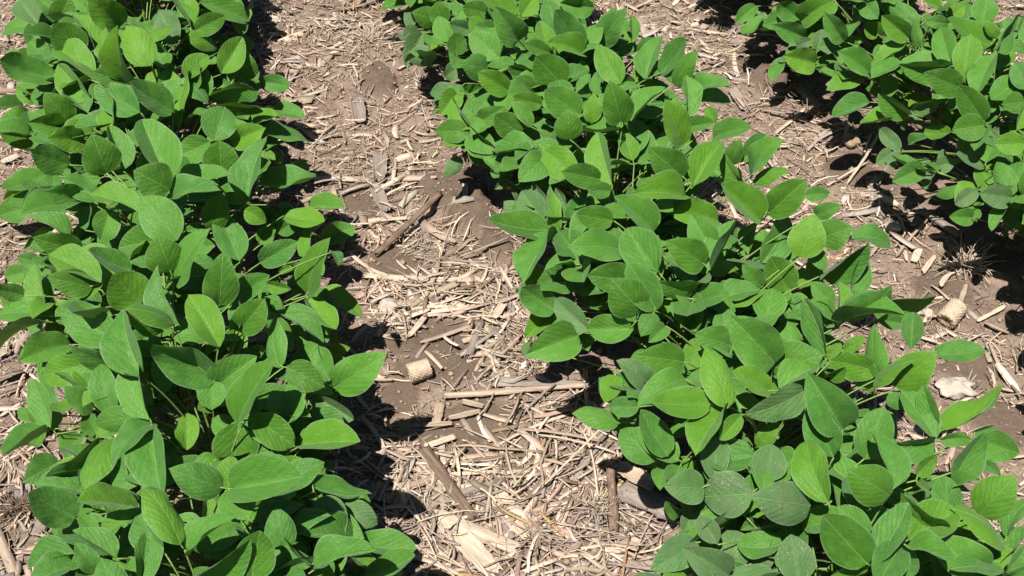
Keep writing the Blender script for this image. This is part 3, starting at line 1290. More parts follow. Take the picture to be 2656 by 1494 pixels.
def solve_leaflet(q, rnd):
    bx, by, tx, ty, wd, fl, row = q
    k = 1.0
    if 'l' in fl:
        k = .74
    if 't' in fl:
        k = 1.07
    B = canopy_hit(bx, by, k, row)
    zc = (B - CAM).dot(FWD)
    proj = math.hypot(tx - bx, ty - by) / F_PX * zc
    wm = wd / F_PX * zc * .99
    d = ray(tx, ty)
    L0 = min(max(proj * 1.15, .046), .116)
    up = ty < by
    want = rnd.gauss(radians(36 if up else -10), radians(14))
    best, bc = None, 1e9
    t0 = zc / d.dot(FWD)
    for i in range(-50, 51):
        t = t0 + i * .0022
        p = CAM + d * t
        a = p - B
        L = a.length
        if L < .02:
            continue
        el = math.asin(max(-1, min(1, a.z / L)))
        if 'k' in fl:
            c = ((i * .0022) / L + (.42 if up else -.10)) ** 2 + ((L - L0) / .03) ** 2 * .6
        else:
            c = ((el - want) / .5) ** 2 + ((L - L0) / .022) ** 2
        if p.z < .02:
            c += 50
        if c < bc:
            best, bc = p, c
    o = Leaflet()
    o.base, o.tip, o.row, o.flags = B, best, row, fl
    A = best - B
    o.len = A.length
    A = A.normalized()
    V = (CAM - B).normalized()
    nmax = (V - A * V.dot(A)).normalized()
    W0 = min(max(wm, o.len * .49), o.len * .90)
    c = min(1, wm / W0)
    if 'l' in fl:
        c = max(c, .75)
    phi = math.acos(max(c, .12))
    cand = [Matrix.Rotation(s * phi, 3, A) @ nmax for s in (1, -1)]
    cand.sort(key=lambda n: n.dot(SUN_DIR) + rnd.gauss(0, .40), reverse=True)
    o.n = cand[0]
    o.width = W0
    o.axis = A
    return o


# --- plants
class Plant:
    pass


PLANTS = []
rp = random.Random(5)
for ri, X in enumerate(ROWS):
    y0, y1 = (.42, 3.0) if ri < 2 else (.9, 3.3)
    y = y0 + rp.uniform(0, .05)
    while y < y1:
        p = Plant()
        p.row, p.x, p.y = ri, X + rp.uniform(-.02, .02), y
        p.z = gz1(p.x, p.y)
        p.h = rp.uniform(.24, .28)
        p.leaves = []
        PLANTS.append(p)
        y += rp.uniform(.105, .145)


def plant_for(row, P):
    return min((p for p in PLANTS if p.row == row), key=lambda p: abs(p.y - P.y))


rt = random.Random(9)
traced = [solve_leaflet(q, rt) for q in read_trace()]
# leaflets whose bases meet belong to one trifoliate leaf
left = list(range(len(traced)))
while left:
    i = left.pop(0)
    grp = [traced[i]]
    near = sorted((j for j in left if traced[j].row == traced[i].row and (traced[j].base - traced[i].base).length < .032),
                  key=lambda j: (traced[j].base - traced[i].base).length)
    for j in near:
        if len(grp) < 3 and all(traced[j].axis.angle(g.axis) > .6 for g in grp):
            grp.append(traced[j])
            left.remove(j)
    J = sum((g.base for g in grp), Vector()) / len(grp)
    plant_for(grp[0].row, J).leaves.append((J, grp, True))


def in_frame(p, mg=60):
    x, y = project(p)
    return -mg < x < W_PX + mg and -mg < y < H_PX + mg


# where leaves show in the photo, as a coarse grid: fill inside the frame keeps to the rows' own outline
MASK = np.zeros((84, 140), bool)
for q in read_trace():
    ax, ay, bx, by, wd = q[:5]
    n = max(2, int(math.hypot(bx - ax, by - ay) / 12))
    for i in range(n + 1):
        s = i / n
        cx, cy, rr = ax + (bx - ax) * s, ay + (by - ay) * s, wd * .5 * math.sqrt(max(.05, 1 - (2 * s - 1) ** 2)) + 4
        for gx in range(int((cx - rr) // 20), int((cx + rr) // 20) + 1):
            for gy in range(int((cy - rr) // 20), int((cy + rr) // 20) + 1):
                if 0 <= gx + 3 < 140 and 0 <= gy + 3 < 84 and (gx * 20 + 10 - cx) ** 2 + (gy * 20 + 10 - cy) ** 2 < rr * rr:
                    MASK[gy + 3, gx + 3] = True


def masked(P):
    x, y = project(P)
    if not (0 < x < W_PX and 0 < y < H_PX):
        return True
    return bool(MASK[int(y // 20) + 3, int(x // 20) + 3])


def make_leaflet(B, az, el, L, W, rollsd, rnd, flags, row):
    o = Leaflet()
    A = Vector((cos(az) * cos(el), sin(az) * cos(el), sin(el)))
    o.base, o.tip, o.axis, o.len, o.width, o.flags, o.row = B, B + A * L, A, L, W, flags, row
    n = Vector((0, 0, 1)) - A * A.z
    o.n = Matrix.Rotation(rnd.gauss(0, rollsd), 3, A) @ n.normalized()
    return o


def fill(p, rnd):
    """leaves lower in the canopy, and whole tops for the stretches beyond the frame"""
    n = 42 if in_frame((p.x, p.y, .15), 300) else 16
    a0 = rnd.uniform(0, 6.28)
    for i in range(n):
        az = a0 + i * 2.4 + rnd.gauss(0, .25)
        rr = .235 * math.sqrt(rnd.uniform(.03, 1)) if i else .02
        ex = .62 if abs(sin(az)) > .8 else 1.0
        J = Vector((p.x + cos(az) * rr, p.y + sin(az) * rr * ex, 0))
        u = J.x - ROWS[p.row]
        top = canopy(u) * bumpy(J.x, J.y)
        inside = in_frame(J + Vector((0, 0, .2)))
        k = rnd.uniform(.38, .90) if inside else (rnd.uniform(.6, 1.0) if p.row < 2 else rnd.uniform(.55, .95))
        J.z = p.z + max(top * k, .05)
        low = k < .7
        fl = ('d' if u < -.08 and p.row > 0 and J.z < .16 and rnd.random() < .7 else '') + ('y' if rnd.random() < .15 else '')
        grp = []
        for da in (0, 1.35, -1.35):
            L = rnd.uniform(.046, .076) * (.92 if low else 1)
            grp.append(make_leaflet(J + Vector((cos(az + da), sin(az + da), 0)) * .008, az + da + rnd.gauss(0, .15),
                                    rnd.gauss(.05, .35) if inside else rnd.gauss(.15, .3), L, L * rnd.uniform(.54, .68), .3, rnd, fl, p.row))
        grp = [g for g in grp if all(masked(q) for q in (g.tip, g.base, g.base.lerp(g.tip, .6) + g.axis.cross(g.n) * g.width * .42,
                                                         g.base.lerp(g.tip, .6) - g.axis.cross(g.n) * g.width * .42))]
        if J.z > .04 and grp:
            p.leaves.append((J, grp, False))


rf = random.Random(31)
for p in PLANTS:
    fill(p, rf)


def base_material_key(o, rnd):
    fl = o.flags
    if fl.count('d') >= 2:
        return 's'
    if 'd' in fl:
        return 's' if rnd.random() < .3 else 'd'
    if 'y' in fl:
        return 'y'
    if 'k' in fl:
        return 'k'
    return 'f' if rnd.random() < .84 else 'y'


def build_plant(p, label, group):
    rnd = random.Random(int(p.y * 1000) + p.row * 77)
    root = bpy.data.objects.new('soybean_plant', None)
    root.empty_display_size = .05
    COL.objects.link(root)
    O = Vector((p.x, p.y, p.z))
    root.location = O
    root['label'], root['category'], root['group'] = label, 'soybean plant', group
    # stem
    lean = Vector((rnd.gauss(0, .015), rnd.gauss(0, .015), 0))
    h = p.h * .80
    pts = [Vector((0, 0, -.02)) + Vector((lean.x, lean.y, 0)) * t * t + Vector((rnd.gauss(0, .0015), rnd.gauss(0, .0015), (h + .02) * t)) for t in (0, .15, .3, .45, .6, .75, .9, 1)]
    vs, fs = [], []
    tube(vs, fs, pts, [.0042 - .0018 * i / 7 for i in range(8)], 7)
    link('stem', mesh('stem', vs, fs), M_STEM, root)
    for J, grp, real in p.leaves:
        Jl = J - O
        vs, fs = [], []
        zs = max(.03, min(h, Jl.z * rnd.uniform(.35, .6)))
        S = Vector((lean.x * (zs / h) ** 2, lean.y * (zs / h) ** 2, zs))
        mid = Vector((S.x * .45 + Jl.x * .55, S.y * .45 + Jl.y * .55, S.z * .25 + Jl.z * .75))
        tube(vs, fs, bez(S, mid, Jl, 9), [.0016 - .0006 * i / 8 for i in range(9)], 6)
        for g in grp:
            b = g.base - O
            e = b + g.axis * .004 + g.n * .0004
            if (b - Jl).length > .002:
                tube(vs, fs, bez(Jl, (Jl + b) / 2 + Vector((0, 0, .002)), e, 4), [.0012, .0011, .0010, .0010], 5)
        leaf = link('leaf', mesh('leaf', vs, fs), M_STEM, root)
        for g in grp:
            key = base_material_key(g, rnd)
            me = MATS[key][rnd.randrange(len(SHAPES))] if 'k' not in g.flags else MATS[key][rnd.choice((0, 2, 5, 7))]
            o = bpy.data.objects.new('leaflet', me)
            COL.objects.link(o)
            o.parent = leaf
            ya = g.axis
            za = (g.n - ya * g.n.dot(ya)).normalized()
            xa = ya.cross(za)
            b = g.base - O
            sgn = 1 if rnd.random() < .5 else -1          # mirror by turning the mesh's variant, not its faces
            M = Matrix((xa * g.width, ya * g.len, za * g.len)).transposed().to_4x4()
            M.translation = b
            o.matrix_basis = M


def plant_seen(p):
    return any(in_frame(J, 40) for J, g, r in p.leaves)


ROW_NAME = ('left', 'middle', 'right')
ROW_GROUP = tuple('soybean plants of the %s row' % n for n in ROW_NAME)
for ri in range(3):
    ps = sorted((p for p in PLANTS if p.row == ri), key=lambda p: p.y)
    for j, p in enumerate(ps):
        lab = PLANT_LABELS.get((ri, j), 'leafy green soybean plant in the %s row' % ROW_NAME[ri])
        build_plant(p, lab, ROW_GROUP[ri])
        if DEBUG:
            print('PLANT', ri, j, 'top px', [round(c) for c in project((p.x, p.y, .28))], 'foot', [round(c) for c in project((p.x, p.y, 0))], len(p.leaves), sum(r for _, _, r in p.leaves))

# ------------------------------------------------------------------ single pieces lying in the furrows
def tag(o, label, cat, group=None):
    o['label'], o['category'] = label, cat
    if group:
        o['group'] = group
    return o


def metres(wpx, P):
    return wpx / F_PX * (P - CAM).dot(FWD)


RAISE = Vector((0, 0, .004))


def centred(name, vs, fs, mat, P, smooth=True, T=None):
    R = Matrix.Rotation(0 if T is None else math.atan2(-T.x, T.y), 3, 'Z')      # local Y runs along the piece
    Ri = R.inverted()
    o = link(name, mesh(name, [Ri @ (v - P) for v in vs], fs), mat, smooth=smooth)
    o.location = P + RAISE
    o.rotation_euler = R.to_euler()
    return o


def ends(x1, y1, x2, y2):
    return ground_point(x1, y1), ground_point(x2, y2)


def stalk(name, a, w, mat, label, cat='corn stalk', group=None, seed=1, squash=.8, lift=0.0, nodes=1, hollow=True):
    r = random.Random(seed)
    A, B = ends(*a)
    R = metres(w, A) / 2
    T = (B - A)
    L = T.length
    T = Vector((T.x, T.y, 0)).normalized()
    S = Vector((-T.y, T.x, 0))
    nb, nr = 18, 18
    nod = [r.uniform(.2, .85) for _ in range(nodes)]
    ph = r.uniform(0, 6)
    vs, fs = [], []
    for i in range(nb + 1):
        t = i / nb
        bulge = 1 + .22 * sum(math.exp(-((t - q) * L / .006) ** 2) for q in nod)
        c = A.lerp(B, t)
        c.z = A.z * (1 - t) + B.z * t + R * squash * .75 + lift * t + .006 * L * 8 * t * (1 - t) * sin(ph)
        c = c + S * (.02 * L * sin(t * 3 + ph))
        for k in range(nr):
            q = 2 * pi * k / nr
            groove = 1 + .07 * (k % 2) - .04 + .05 * sin(5 * q + ph)
            rr = R * bulge * groove * (1 - .12 * t + .05 * sin(9 * t + ph))
            rag = 0
            if i in (0, nb):
                rag = r.uniform(-.5, .7) * R
            vs.append(c + S * cos(q) * rr + Vector((0, 0, 1)) * sin(q) * rr * squash + T * rag)
    for i in range(nb):
        for k in range(nr):
            q = i * nr
            fs.append((q + k, q + (k + 1) % nr, q + nr + (k + 1) % nr, q + nr + k))
    for i, sg in ((0, 1), (nb, -1)):                       # pithy sunk ends
        b = i * nr
        n0 = len(vs)
        cen = sum((vs[b + k] for k in range(nr)), Vector()) / nr
        for k in range(nr):
            vs.append(cen + (vs[b + k] - cen) * .62 + T * sg * R * (.5 if hollow else .05))
        n1 = len(vs)
        vs.append(cen + T * sg * R * .6)
        for k in range(nr):
            k2 = (k + 1) % nr
            f = [(b + k2, b + k, n0 + k, n0 + k2), (n0 + k2, n0 + k, n1)]
            fs += f if sg == 1 else [tuple(reversed(x)) for x in f]
    return tag(centred(name, vs, fs, mat, A.lerp(B, .5), T=T), label, cat, group)


def husk(name, a, w, mat, label, cat='husk piece', group=None, seed=1, cup=.25, lift=.004, ribs=7, tilt=0.0):
    r = random.Random(seed)
    A, B = ends(*a)
    W = metres(w, A)
    T = (B - A)
    L = T.length
    T = Vector((T.x, T.y, 0)).normalized()
    S = Vector((-T.y, T.x, 0))
    nu, nv = 14, 16
    ph = r.uniform(0, 6)
    jag = [r.uniform(-.10, .06) * min(L, W * 2) for _ in range(nu + 1)]
    jag2 = [r.uniform(-.06, .12) * min(L, W * 2) for _ in range(nu + 1)]
    edge = [(1 + r.uniform(-.10, .06), 1 + r.uniform(-.10, .06)) for _ in range(nv + 1)]
    top = []
    for j in range(nv + 1):
        t = j / nv
        env = .80 + .25 * sin(pi * min(1, max(0, t * .9 + .08)))
        for i in range(nu + 1):
            q = i / nu * 2 - 1
            x = q * W / 2 * env * (edge[j][1] if q > 0 else edge[j][0])
            along = L * t + (1 - t) * jag[i] * 1.0 + t * jag2[i]
            z = lift + cup * W * (q * q) * .5 + .035 * W * math.cos(q * pi * ribs) + .04 * W * sin(6 * t + ph + q) + tilt * x
            p = A + T * along + S * x
            p.z = A.z * (1 - t) + B.z * t + z + .002
            top.append(p)
    n = len(top)
    th = max(.0009, W * .035)
    vs = top + [p - Vector((0, 0, th)) for p in top]
    fs = []
    w1 = nu + 1
    for j in range(nv):
        for i in range(nu):
            k = j * w1 + i
            fs.append((k, k + w1, k + w1 + 1, k + 1))
            fs.append((n + k, n + k + 1, n + k + w1 + 1, n + k + w1))
    rim = [i for i in range(nu)] + [j * w1 + nu for j in range(nv)] + [nv * w1 + i for i in range(nu, 0, -1)] + [j * w1 for j in range(nv, 0, -1)]
    for q in range(len(rim)):
        a_, b_ = rim[q], rim[(q + 1) % len(rim)]
        fs.append((a_, b_, n + b_, n + a_))
    return tag(centred(name, vs, fs, mat, A.lerp(B, .5), T=T), label, cat, group)


def straw(name, a, w, mat, label, cat='straw', group=None, seed=1, arc=.0, side=.0, z1=0.0, z2=0.0):
    """a split strip of dry stalk: flattened, creased lengthwise, with splintered ends"""
    r = random.Random(seed)
    A, B = ends(*a)
    R = max(metres(w, A) / 2, .0008)
    T = B - A
    L = T.length
    T = Vector((T.x, T.y, 0)).normalized()
    S = Vector((-T.y, T.x, 0))
    n, m_ = 16, 10
    over = max(0, max(gz1(*(A.lerp(B, t).xy)) - (A.z + (B.z - A.z) * t) for t in (.15, .3, .5, .7, .85)))
    flat = .42 if R > .003 else .8
    ph = r.uniform(0, 6)
    skew = r.uniform(-1, 1)
    vs, fs = [], []
    for i in range(n):
        t = i / (n - 1)
        c = A.lerp(B, t)
        c.z = A.z + (B.z - A.z) * t + over * .8 + R * flat * .8 + .0015 + z1 * (1 - t) + z2 * t + arc * 4 * t * (1 - t)
        c = c + S * (side * L * 4 * t * (1 - t) + .012 * L * sin(4 * t + ph))
        e = min(1, .30 + 9 * min(t, 1 - t))
        wv = 1 + .10 * sin(7 * t + ph) + .06 * sin(19 * t + ph)
        for k in range(m_):
            q = 2 * pi * k / m_
            crease = 1 - .30 * max(0, sin(q)) * (1 - abs(cos(q)))
            rr = R * wv
            x = cos(q) * rr * e + skew * rr * (1 - e) * (1 if t < .5 else -1)
            along = 0
            if i in (0, n - 1):
                along = r.uniform(-.8, 1.0) * R * (1 if i == 0 else -1)
            vs.append(c + S * x + Vector((0, 0, 1)) * sin(q) * rr * flat * crease + T * along)
    for i in range(n - 1):
        for k in range(m_):
            q = i * m_
            fs.append((q + k, q + (k + 1) % m_, q + m_ + (k + 1) % m_, q + m_ + k))
    fs.append(tuple(reversed(range(m_))))
    fs.append(tuple((n - 1) * m_ + k for k in range(m_)))
    return tag(centred(name, vs, fs, mat, A.lerp(B, .5), T=T), label, cat, group)


def stone(name, px, py, w, h, mat, label, cat='stone', group=None, seed=1, rough=.25, flat=.75):
    r = random.Random(seed)
    P = ground_point(px, py)
    sx, sy = metres(w, P) / 2, metres(h, P) / 2
    n1, n2 = 12, 18
    vs, fs = [], []
    ox = r.uniform(0, 99)
    for i in range(n1 + 1):
        a = pi * i / n1
        for k in range(n2):
            b = 2 * pi * k / n2
            d = Vector((sin(a) * cos(b), sin(a) * sin(b), cos(a)))
            q = 1 + rough * 1.5 * (float(vnoise(np.array([d.x * 2.1 + ox + d.z]), np.array([d.y * 1.6 + ox - d.z * 1.3]))[0]) - .5) * 2
            q += rough * 1.0 * (float(vnoise(np.array([d.x * 5 + ox + d.z * 3]), np.array([d.y * 5 + ox + d.z * 2]))[0]) - .5)
            vs.append(P + Vector((d.x * sx * q, d.y * sy * 1.15 * q, (d.z * q + .45) * min(sx, sy) * flat)))
    for i in range(n1):
        for k in range(n2):
            q = i * n2
            fs.append((q + k, q + n2 + k, q + n2 + (k + 1) % n2, q + (k + 1) % n2))
    return tag(centred(name, vs, fs, mat, P), label, cat, group)


def cob(name, px, py, w, h, az, label, seed=1, up=.2):
    """broken corn cob: rows of empty kernel sockets round a pithy core"""
    r = random.Random(seed)
    P = ground_point(px, py)
    R, L = metres(h, P) / 2 * 1.1, metres(w, P)
    T = Vector((cos(az) * cos(up), sin(az) * cos(up), sin(up)))
    S = Vector((-sin(az), cos(az), 0))
    U = T.cross(S)
    U = U if U.z > 0 else -U
    nk, nl = 56, 26
    vs, fs = [], []
    for i in range(nl + 1):
        t = i / nl
        for k in range(nk):
            q = 2 * pi * k / nk + .04 * sin(i)
            sock = .5 - .5 * math.cos(18 * q + (pi if int(t * 11) % 2 else 0))
            rowp = abs(sin(pi * t * 11))
            rr = R * (.84 + .17 * sock * rowp + r.uniform(-.03, .03)) * (1 - .08 * t)
            along = (t - .5) * L + (r.uniform(-.05, .05) * R if i in (0, nl) else 0)
            vs.append(P + Vector((0, 0, R * .72)) + T * along + S * cos(q) * rr + U * sin(q) * rr)
    for i in range(nl):
        for k in range(nk):
            q = i * nk
            fs.append((q + k, q + (k + 1) % nk, q + nk + (k + 1) % nk, q + nk + k))
    for i, sg in ((0, 1), (nl, -1)):
        prev = i * nk
        cen = P + Vector((0, 0, R * .72)) + T * (-.5 if i == 0 else .5) * L
        for fr, sink in ((.62, .02), (.45, .10), (.1, .16)):
            n0 = len(vs)
            for k in range(nk):
                vs.append(cen + (vs[i * nk + k] - cen) * fr + T * sg * R * (sink + r.uniform(-.05, .05)))
            for k in range(nk):
                k2 = (k + 1) % nk
                f = (prev + k2, prev + k, n0 + k, n0 + k2)
                fs.append(f if sg == 1 else tuple(reversed(f)))
            prev = n0
        fs.append(tuple(prev + k for k in range(nk)))
    return tag(centred(name, vs, fs, M_COB, P), label, 'corn cob')


def tuft(name, px, py, w, n, mat, label, seed=1, rise=.02, up=.5, cat='straw tuft'):
    """frayed crown of old roots and straw: one tangled clump"""
    r = random.Random(seed)
    P = ground_point(px, py)
    R = metres(w, P) / 2
    vs, fs = [], []
    for i in range(n):
        az, el = r.uniform(0, 2 * pi), abs(r.gauss(0, up))
        L = R * r.uniform(.5, 1.25)
        s = P + Vector((r.gauss(0, R * .22), r.gauss(0, R * .22), .002))
        d = Vector((cos(az) * cos(el), sin(az) * cos(el), sin(el)))
        sw = Vector((r.gauss(0, .25), r.gauss(0, .25), r.gauss(.15, .2))) * L
        e = s + d * L
        e.z = max(e.z, gz1(e.x, e.y) + .001)
        mid = s + d * L * .5 + sw * .5
        mid.z = max(mid.z, P.z + r.uniform(0, rise))
        q = r.uniform(.0005, .0013)
        tube(vs, fs, bez(s, mid, e, 6), [q, q, q * .95, q * .9, q * .8, q * .6], 4)
    return tag(centred(name, vs, fs, mat, P), label, cat)


def scrap(name, px, py, w, mat, label, seed=2, az=0.3):
    P = ground_point(px, py)
    me = LEAF_SCRAP.setdefault('m', leaflet_mesh(4, .1, .1, .05, 1.0, .3))
    me2 = me.copy()
    me2.materials.append(mat)
    o = bpy.data.objects.new(name, me2)
    COL.objects.link(o)
    s = metres(w, P)
    o.location = P + Vector((0, 0, .007))
    o.rotation_euler = (.15, .1, az)
    o.scale = (s * .7, s, s)
    return tag(o, label, 'leaf scrap')


LEAF_SCRAP = {}

# main furrow, between the left and the middle row
cob('corn_cob', 1089, 980, 58, 52, .1, 'short broken corn cob with rows of empty sockets on bare dark soil', 3, .1)
stalk('corn_stalk', (1096, 1176, 1236, 1358), 36, M_BROWN, 'thick grey brown corn stalk lying slantwise in the furrow', seed=4, nodes=2)
stalk('corn_stalk', (1129, 1336, 1347, 1440), 44, M_PALE, 'broad pale tan corn stalk near the bottom of the furrow', seed=5, squash=.55)
husk('corn_husk', (1150, 1358, 1282, 1500), 60, M_PALE, 'wide pale husk slab under the broad pale stalk at the bottom edge', seed=6, ribs=6)
husk('corn_husk', (1283, 1288, 1372, 1396), 58, M_PALE, 'ribbed pale husk slab with fine lengthwise grooves', seed=7, ribs=9, cup=.1)
stalk('corn_stalk', (1197, 1238, 1330, 1408), 18, M_GREY, 'narrow greyish stalk beside the ribbed husk slab', seed=8)
stalk('corn_stalk', (1150, 1029, 1523, 1012), 18, M_STALK, 'long tan stalk lying straight across the furrow below the cob', seed=9, nodes=3)
stalk('corn_stalk', (1275, 1004, 1530, 996), 22, M_GREY, 'grey split stalk lying along the long tan cross stalk', seed=10, squash=.5)
straw('dry_straw', (1398, 1282, 1650, 1088), 6, M_PALE, 'long thin pale stem rising to the leaves of the middle row', seed=11, z2=.06, arc=.006)
straw('dry_straw', (1393, 1140, 1602, 1186), 6.5, M_PALE, 'straight whitish stem crossing the long rising stem', seed=12, arc=.01, z1=.004)
straw('dry_straw', (1497, 1112, 1552, 1310), 5.5, M_PALE, 'thin bowed stem running down across two pale stems', seed=13, side=.05, arc=.012)
stalk('corn_stub', (1588, 1392, 1582, 1262), 26, M_BROWN, 'short reddish brown corn stub beside the weathered stalk chunk', seed=14, lift=.035)
stalk('corn_stalk', (1610, 1268, 1752, 1345), 74, M_GREY, 'thick weathered grey stalk chunk at the foot of the middle row', seed=15, squash=.5, nodes=2)
husk('corn_husk', (1600, 1238, 1690, 1290), 50, M_COB, 'yellowish husk flap leaning on the weathered grey stalk chunk', seed=16, cup=.4, lift=.02)
stalk('corn_stalk', (1523, 1462, 1690, 1391), 30, M_PALE, 'pale stalk slanting up to the right at the bottom of the furrow', seed=17, squash=.5)
straw('dry_straw', (1471, 1443, 1566, 1424), 10, M_PALE, 'stubby pale straw beside the slanting bottom stalk', seed=18)
straw('dry_straw', (1523, 1365, 1628, 1406), 12, M_PALE, 'stout pale straw under the reddish brown stub', seed=19)
stalk('corn_stalk', (945, 716, 1348, 738), 19, M_PALE, 'long bleached stalk lying across the furrow from row to row', seed=20, squash=.6, nodes=2)
straw('dry_straw', (905, 660, 1010, 722), 11, M_PALE, 'curved bleached stalk end poking from under the left row', seed=21, side=-.08)
stalk('corn_stalk', (1138, 508, 980, 668), 17, M_BROWN, 'dark brown stalk slanting down beside the bare soil lump', seed=22)
straw('dry_straw', (948, 581, 1064, 573), 15, M_PALE, 'short cream coloured stalk ending at the dark slanting stalk', seed=23)
husk('corn_husk', (925, 262, 935, 330), 36, M_GREY, 'grey weathered husk plate with a pale straw across it', seed=24, ribs=5, cup=.6)
straw('dry_straw', (900, 331, 950, 329), 9, M_PALE, 'pale straw bit lying across the grey husk plate', seed=25, z1=.012, z2=.012)
husk('corn_husk', (988, 408, 985, 475), 38, M_GREY, 'upper grey husk scrap above the bare soil lump', seed=26, cup=.5)
husk('corn_husk', (972, 498, 1002, 556), 34, M_GREY, 'lower grey husk scrap beside the dark slanting stalk', seed=27, cup=.4)
stalk('corn_stalk', (1088, 566, 1113, 640), 20, M_GREY, 'short grey stalk end below the dark slanting stalk', seed=28, squash=.5)
husk('straw_chip', (1206, 486, 1207, 516), 15, M_PALE, 'small upright pale chip lying on the bare soil lump', 'chip', seed=29, cup=.1)
straw('dry_straw', (718, 93, 780, 102), 9, M_ORANGE, 'short orange straw near the top of the left row', seed=30)
stalk('corn_stalk', (1058, 803, 1184, 742), 24, M_STALK, 'tan stalk sloping up right of the pale clod', seed=31, squash=.55)
straw('dry_straw', (1105, 822, 1246, 804), 16, M_PALE, 'pale flattened stalk just below the sloping tan stalk', seed=32)
straw('dry_straw', (1060, 880, 1106, 826), 17, M_PALE, 'stubby pale stalk pointing up to the pale flattened stalk', seed=33)
straw('dry_straw', (1090, 896, 1226, 852), 13, M_STALK, 'narrow tan straw slanting over dark bare soil', seed=34)
stalk('corn_stalk', (1210, 936, 1250, 846), 22, M_GREY, 'small grey stalk standing slantwise on the dark soil', seed=35)
husk('straw_chip', (1284, 836, 1306, 800), 22, M_PALE, 'curled cream chip near the middle row', 'chip', seed=36, cup=.7)
straw('dry_straw', (1331, 785, 1358, 834), 9, M_PALE, 'short cream straw beside the curled chip', seed=37)
stone('soil_clod', 1006, 804, 50, 36, M_STONE, 'pale angular clod at the shadowed edge of the left row', 'soil clod', seed=38)
husk('straw_flake', (1132, 1106, 1142, 1054), 26, M_STALK, 'upright tan flake lying on dark soil below the cob', 'flake', seed=39, cup=.05)
husk('straw_flake', (1166, 1094, 1244, 1076), 18, M_STALK, 'long tan flake lying on dark soil below the cob', 'flake', seed=40, cup=.05)
husk('straw_flake', (1098, 1112, 1172, 1108), 16, M_STALK, 'narrow tan flake below the upright flake', 'flake', seed=41, cup=.05)
husk('straw_flake', (1200, 1050, 1252, 1064), 18, M_STALK, 'small tan flake under the long cross stalk', 'flake', seed=42, cup=.05)
husk('straw_flake', (1104, 1168, 1180, 1142), 20, M_PALE, 'pale flake at the head of the thick grey brown stalk', 'flake', seed=43, cup=.05)
scrap('leaf_scrap', 1344, 1267, 26, M_LIMP, 'small round yellow green leaf scrap on straw', az=.2)
scrap('leaf_scrap', 1160, 1306, 44, M_LIMP, 'faded pale green leaf scrap beside the thick grey brown stalk', az=1.4)
tuft('straw_tuft', 960, 105, 110, 90, M_PALE, 'frayed pale straw tuft beside the far end of the middle row', 44, .02, .5)
tuft('straw_tuft', 1390, 1392, 110, 80, M_STALK, 'flat tangled root tuft near the bottom of the furrow', 45, .015, .35)
tuft('straw_tuft', 1556, 1330, 130, 70, M_PALE, 'upright bleached stubble tuft beside the reddish brown stub', 46, .03, 1.0)
straw('dry_straw', (1080, 1190, 1200, 1178), 10, M_STALK, 'tan straw lying beside the head of the thick stalk', seed=47)
stalk('corn_stalk', (1180, 1212, 1420, 1180), 16, M_BROWN, 'long dull brown stalk lying level above the ribbed husk slab', seed=48, squash=.5)
straw('dry_straw', (1150, 1242, 1390, 1228), 12, M_PALE, 'long pale straw just below the dull brown level stalk', seed=49)
straw('dry_straw', (1290, 1164, 1480, 1082), 9, M_PALE, 'bright bowed straw sloping up to the middle row leaves', seed=50, side=.06)

# right furrow, between the middle and the right row
stalk('corn_stalk', (2071, 241, 2134, 292), 23, M_GREY, 'short grey stalk at the shade edge of the right row', seed=60)
straw('dry_straw', (1972, 242, 2030, 260), 8, M_PALE, 'bright pale straw beside the smooth bare soil mound', seed=61)
husk('corn_husk', (1897, 238, 1930, 292), 28, M_GREY, 'grey husk slab beside leaves of the middle row', seed=62)
straw('dry_straw', (2008, 358, 2088, 293), 10, M_PALE, 'pale straw slanting up in the upper right furrow', seed=63)
straw('dry_straw', (2143, 490, 2250, 428), 6, M_PALE, 'long thin straw crossing below two steep pale straws', seed=64, arc=.004)
straw('dry_straw', (2195, 488, 2274, 376), 8, M_PALE, 'longer of two steep pale straws leaning to the right row', seed=65, z2=.02)
straw('dry_straw', (2230, 442, 2251, 378), 6, M_PALE, 'shorter of two steep pale straws leaning to the right row', seed=66, z2=.02)
stalk('corn_stalk', (2274, 568, 2262, 460), 36, M_GREY, 'broad grey weathered slab of stalk in the right furrow', seed=67, squash=.35)
stone('stone', 2312, 597, 44, 30, M_STONE, 'whitish lumpy stone in the right furrow', seed=68)
husk('straw_chip', (2368, 688, 2382, 655), 20, M_PALE, 'cream chip below the whitish lumpy stone', 'chip', seed=69)
stalk('corn_stalk', (2386, 557, 2490, 618), 22, M_GREY, 'ridged grey stalk running into the black shade of the right row', seed=70)
straw('dry_straw', (2300, 567, 2388, 557), 7, M_PALE, 'level pale straw ending at the ridged grey stalk', seed=71)
straw('dry_straw', (2322, 678, 2404, 572), 8, M_STALK, 'tan straw slanting up to the ridged grey stalk', seed=72)
tuft('straw_tuft', 2500, 700, 170, 90, M_PALE, 'large frayed straw tuft in sun beside the black shade', 73, .03, .7)
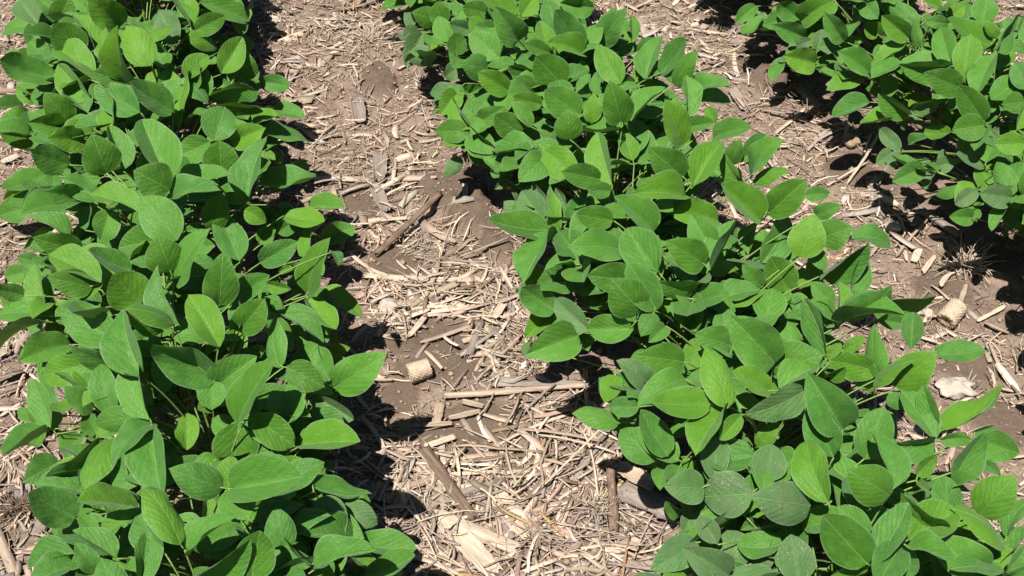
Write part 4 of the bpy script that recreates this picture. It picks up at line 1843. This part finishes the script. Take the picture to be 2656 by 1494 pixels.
tuft('straw_tuft', 2100, 300, 90, 60, M_STALK, 'matted tan root tuft under the short grey stalk', 74, .015, .4)
stone('stone', 2206, 376, 40, 42, M_CLOD, 'rounded tan stone half under right row leaves', seed=75, flat=.9)
cob('corn_cob', 2464, 832, 62, 54, .5, 'thick pitted corn cob end in the right furrow', 76, .3)
stone('stone', 2405, 820, 26, 24, M_STONE, 'small grey stone beside the thick pitted cob end', seed=77)
straw('dry_straw', (2390, 714, 2425, 670), 15, M_PALE, 'stubby flat straw above the thick pitted cob end', seed=78)
straw('dry_straw', (2438, 753, 2492, 706), 14, M_PALE, 'curved flat straw right of the stubby flat straw', seed=79, side=.1)
straw('dry_straw', (2531, 841, 2602, 802), 13, M_PALE, 'pale flat straw right of the thick pitted cob end', seed=80)
stalk('corn_stalk', (2486, 798, 2502, 746), 15, M_STALK, 'tan stalk bit rising behind the thick pitted cob end', seed=81)
stone('soil_clod', 2484, 1010, 104, 58, M_STONE, 'large whitish clod beside the lower middle row leaves', 'soil clod', seed=82, rough=.4, flat=.5)
straw('dry_straw', (2604, 1199, 2664, 1191), 7, M_PALE, 'thin whitish straw at the right edge of the frame', seed=83)
straw('dry_straw', (2560, 905, 2592, 990), 9, M_STALK, 'tan straw leaning beside the flat bare slab of soil', seed=84)
straw('dry_straw', (2590, 1020, 2662, 1034), 9, M_STALK, 'tan straw on the soil right of the large whitish clod', seed=85)

# soil left of the left row
stalk('corn_stalk', (-14, 1386, 52, 1510), 30, M_STALK, 'grooved tan stalk in the lower left corner', seed=90, nodes=0)
tuft('straw_tuft', 46, 1332, 110, 70, M_BROWN, 'brown matted root tuft above the grooved corner stalk', 91, .02, .5)
husk('corn_husk', (86, 1398, 130, 1352), 36, M_GREY, 'grey husk piece half under the left row near the corner', seed=92)
straw('dry_straw', (4, 1085, 58, 1052), 10, M_PALE, 'pale straw on the soil at the left edge', seed=93)
husk('corn_husk', (10, 430, 52, 414), 22, M_PALE, 'cream husk piece on the soil at the upper left edge', seed=94)
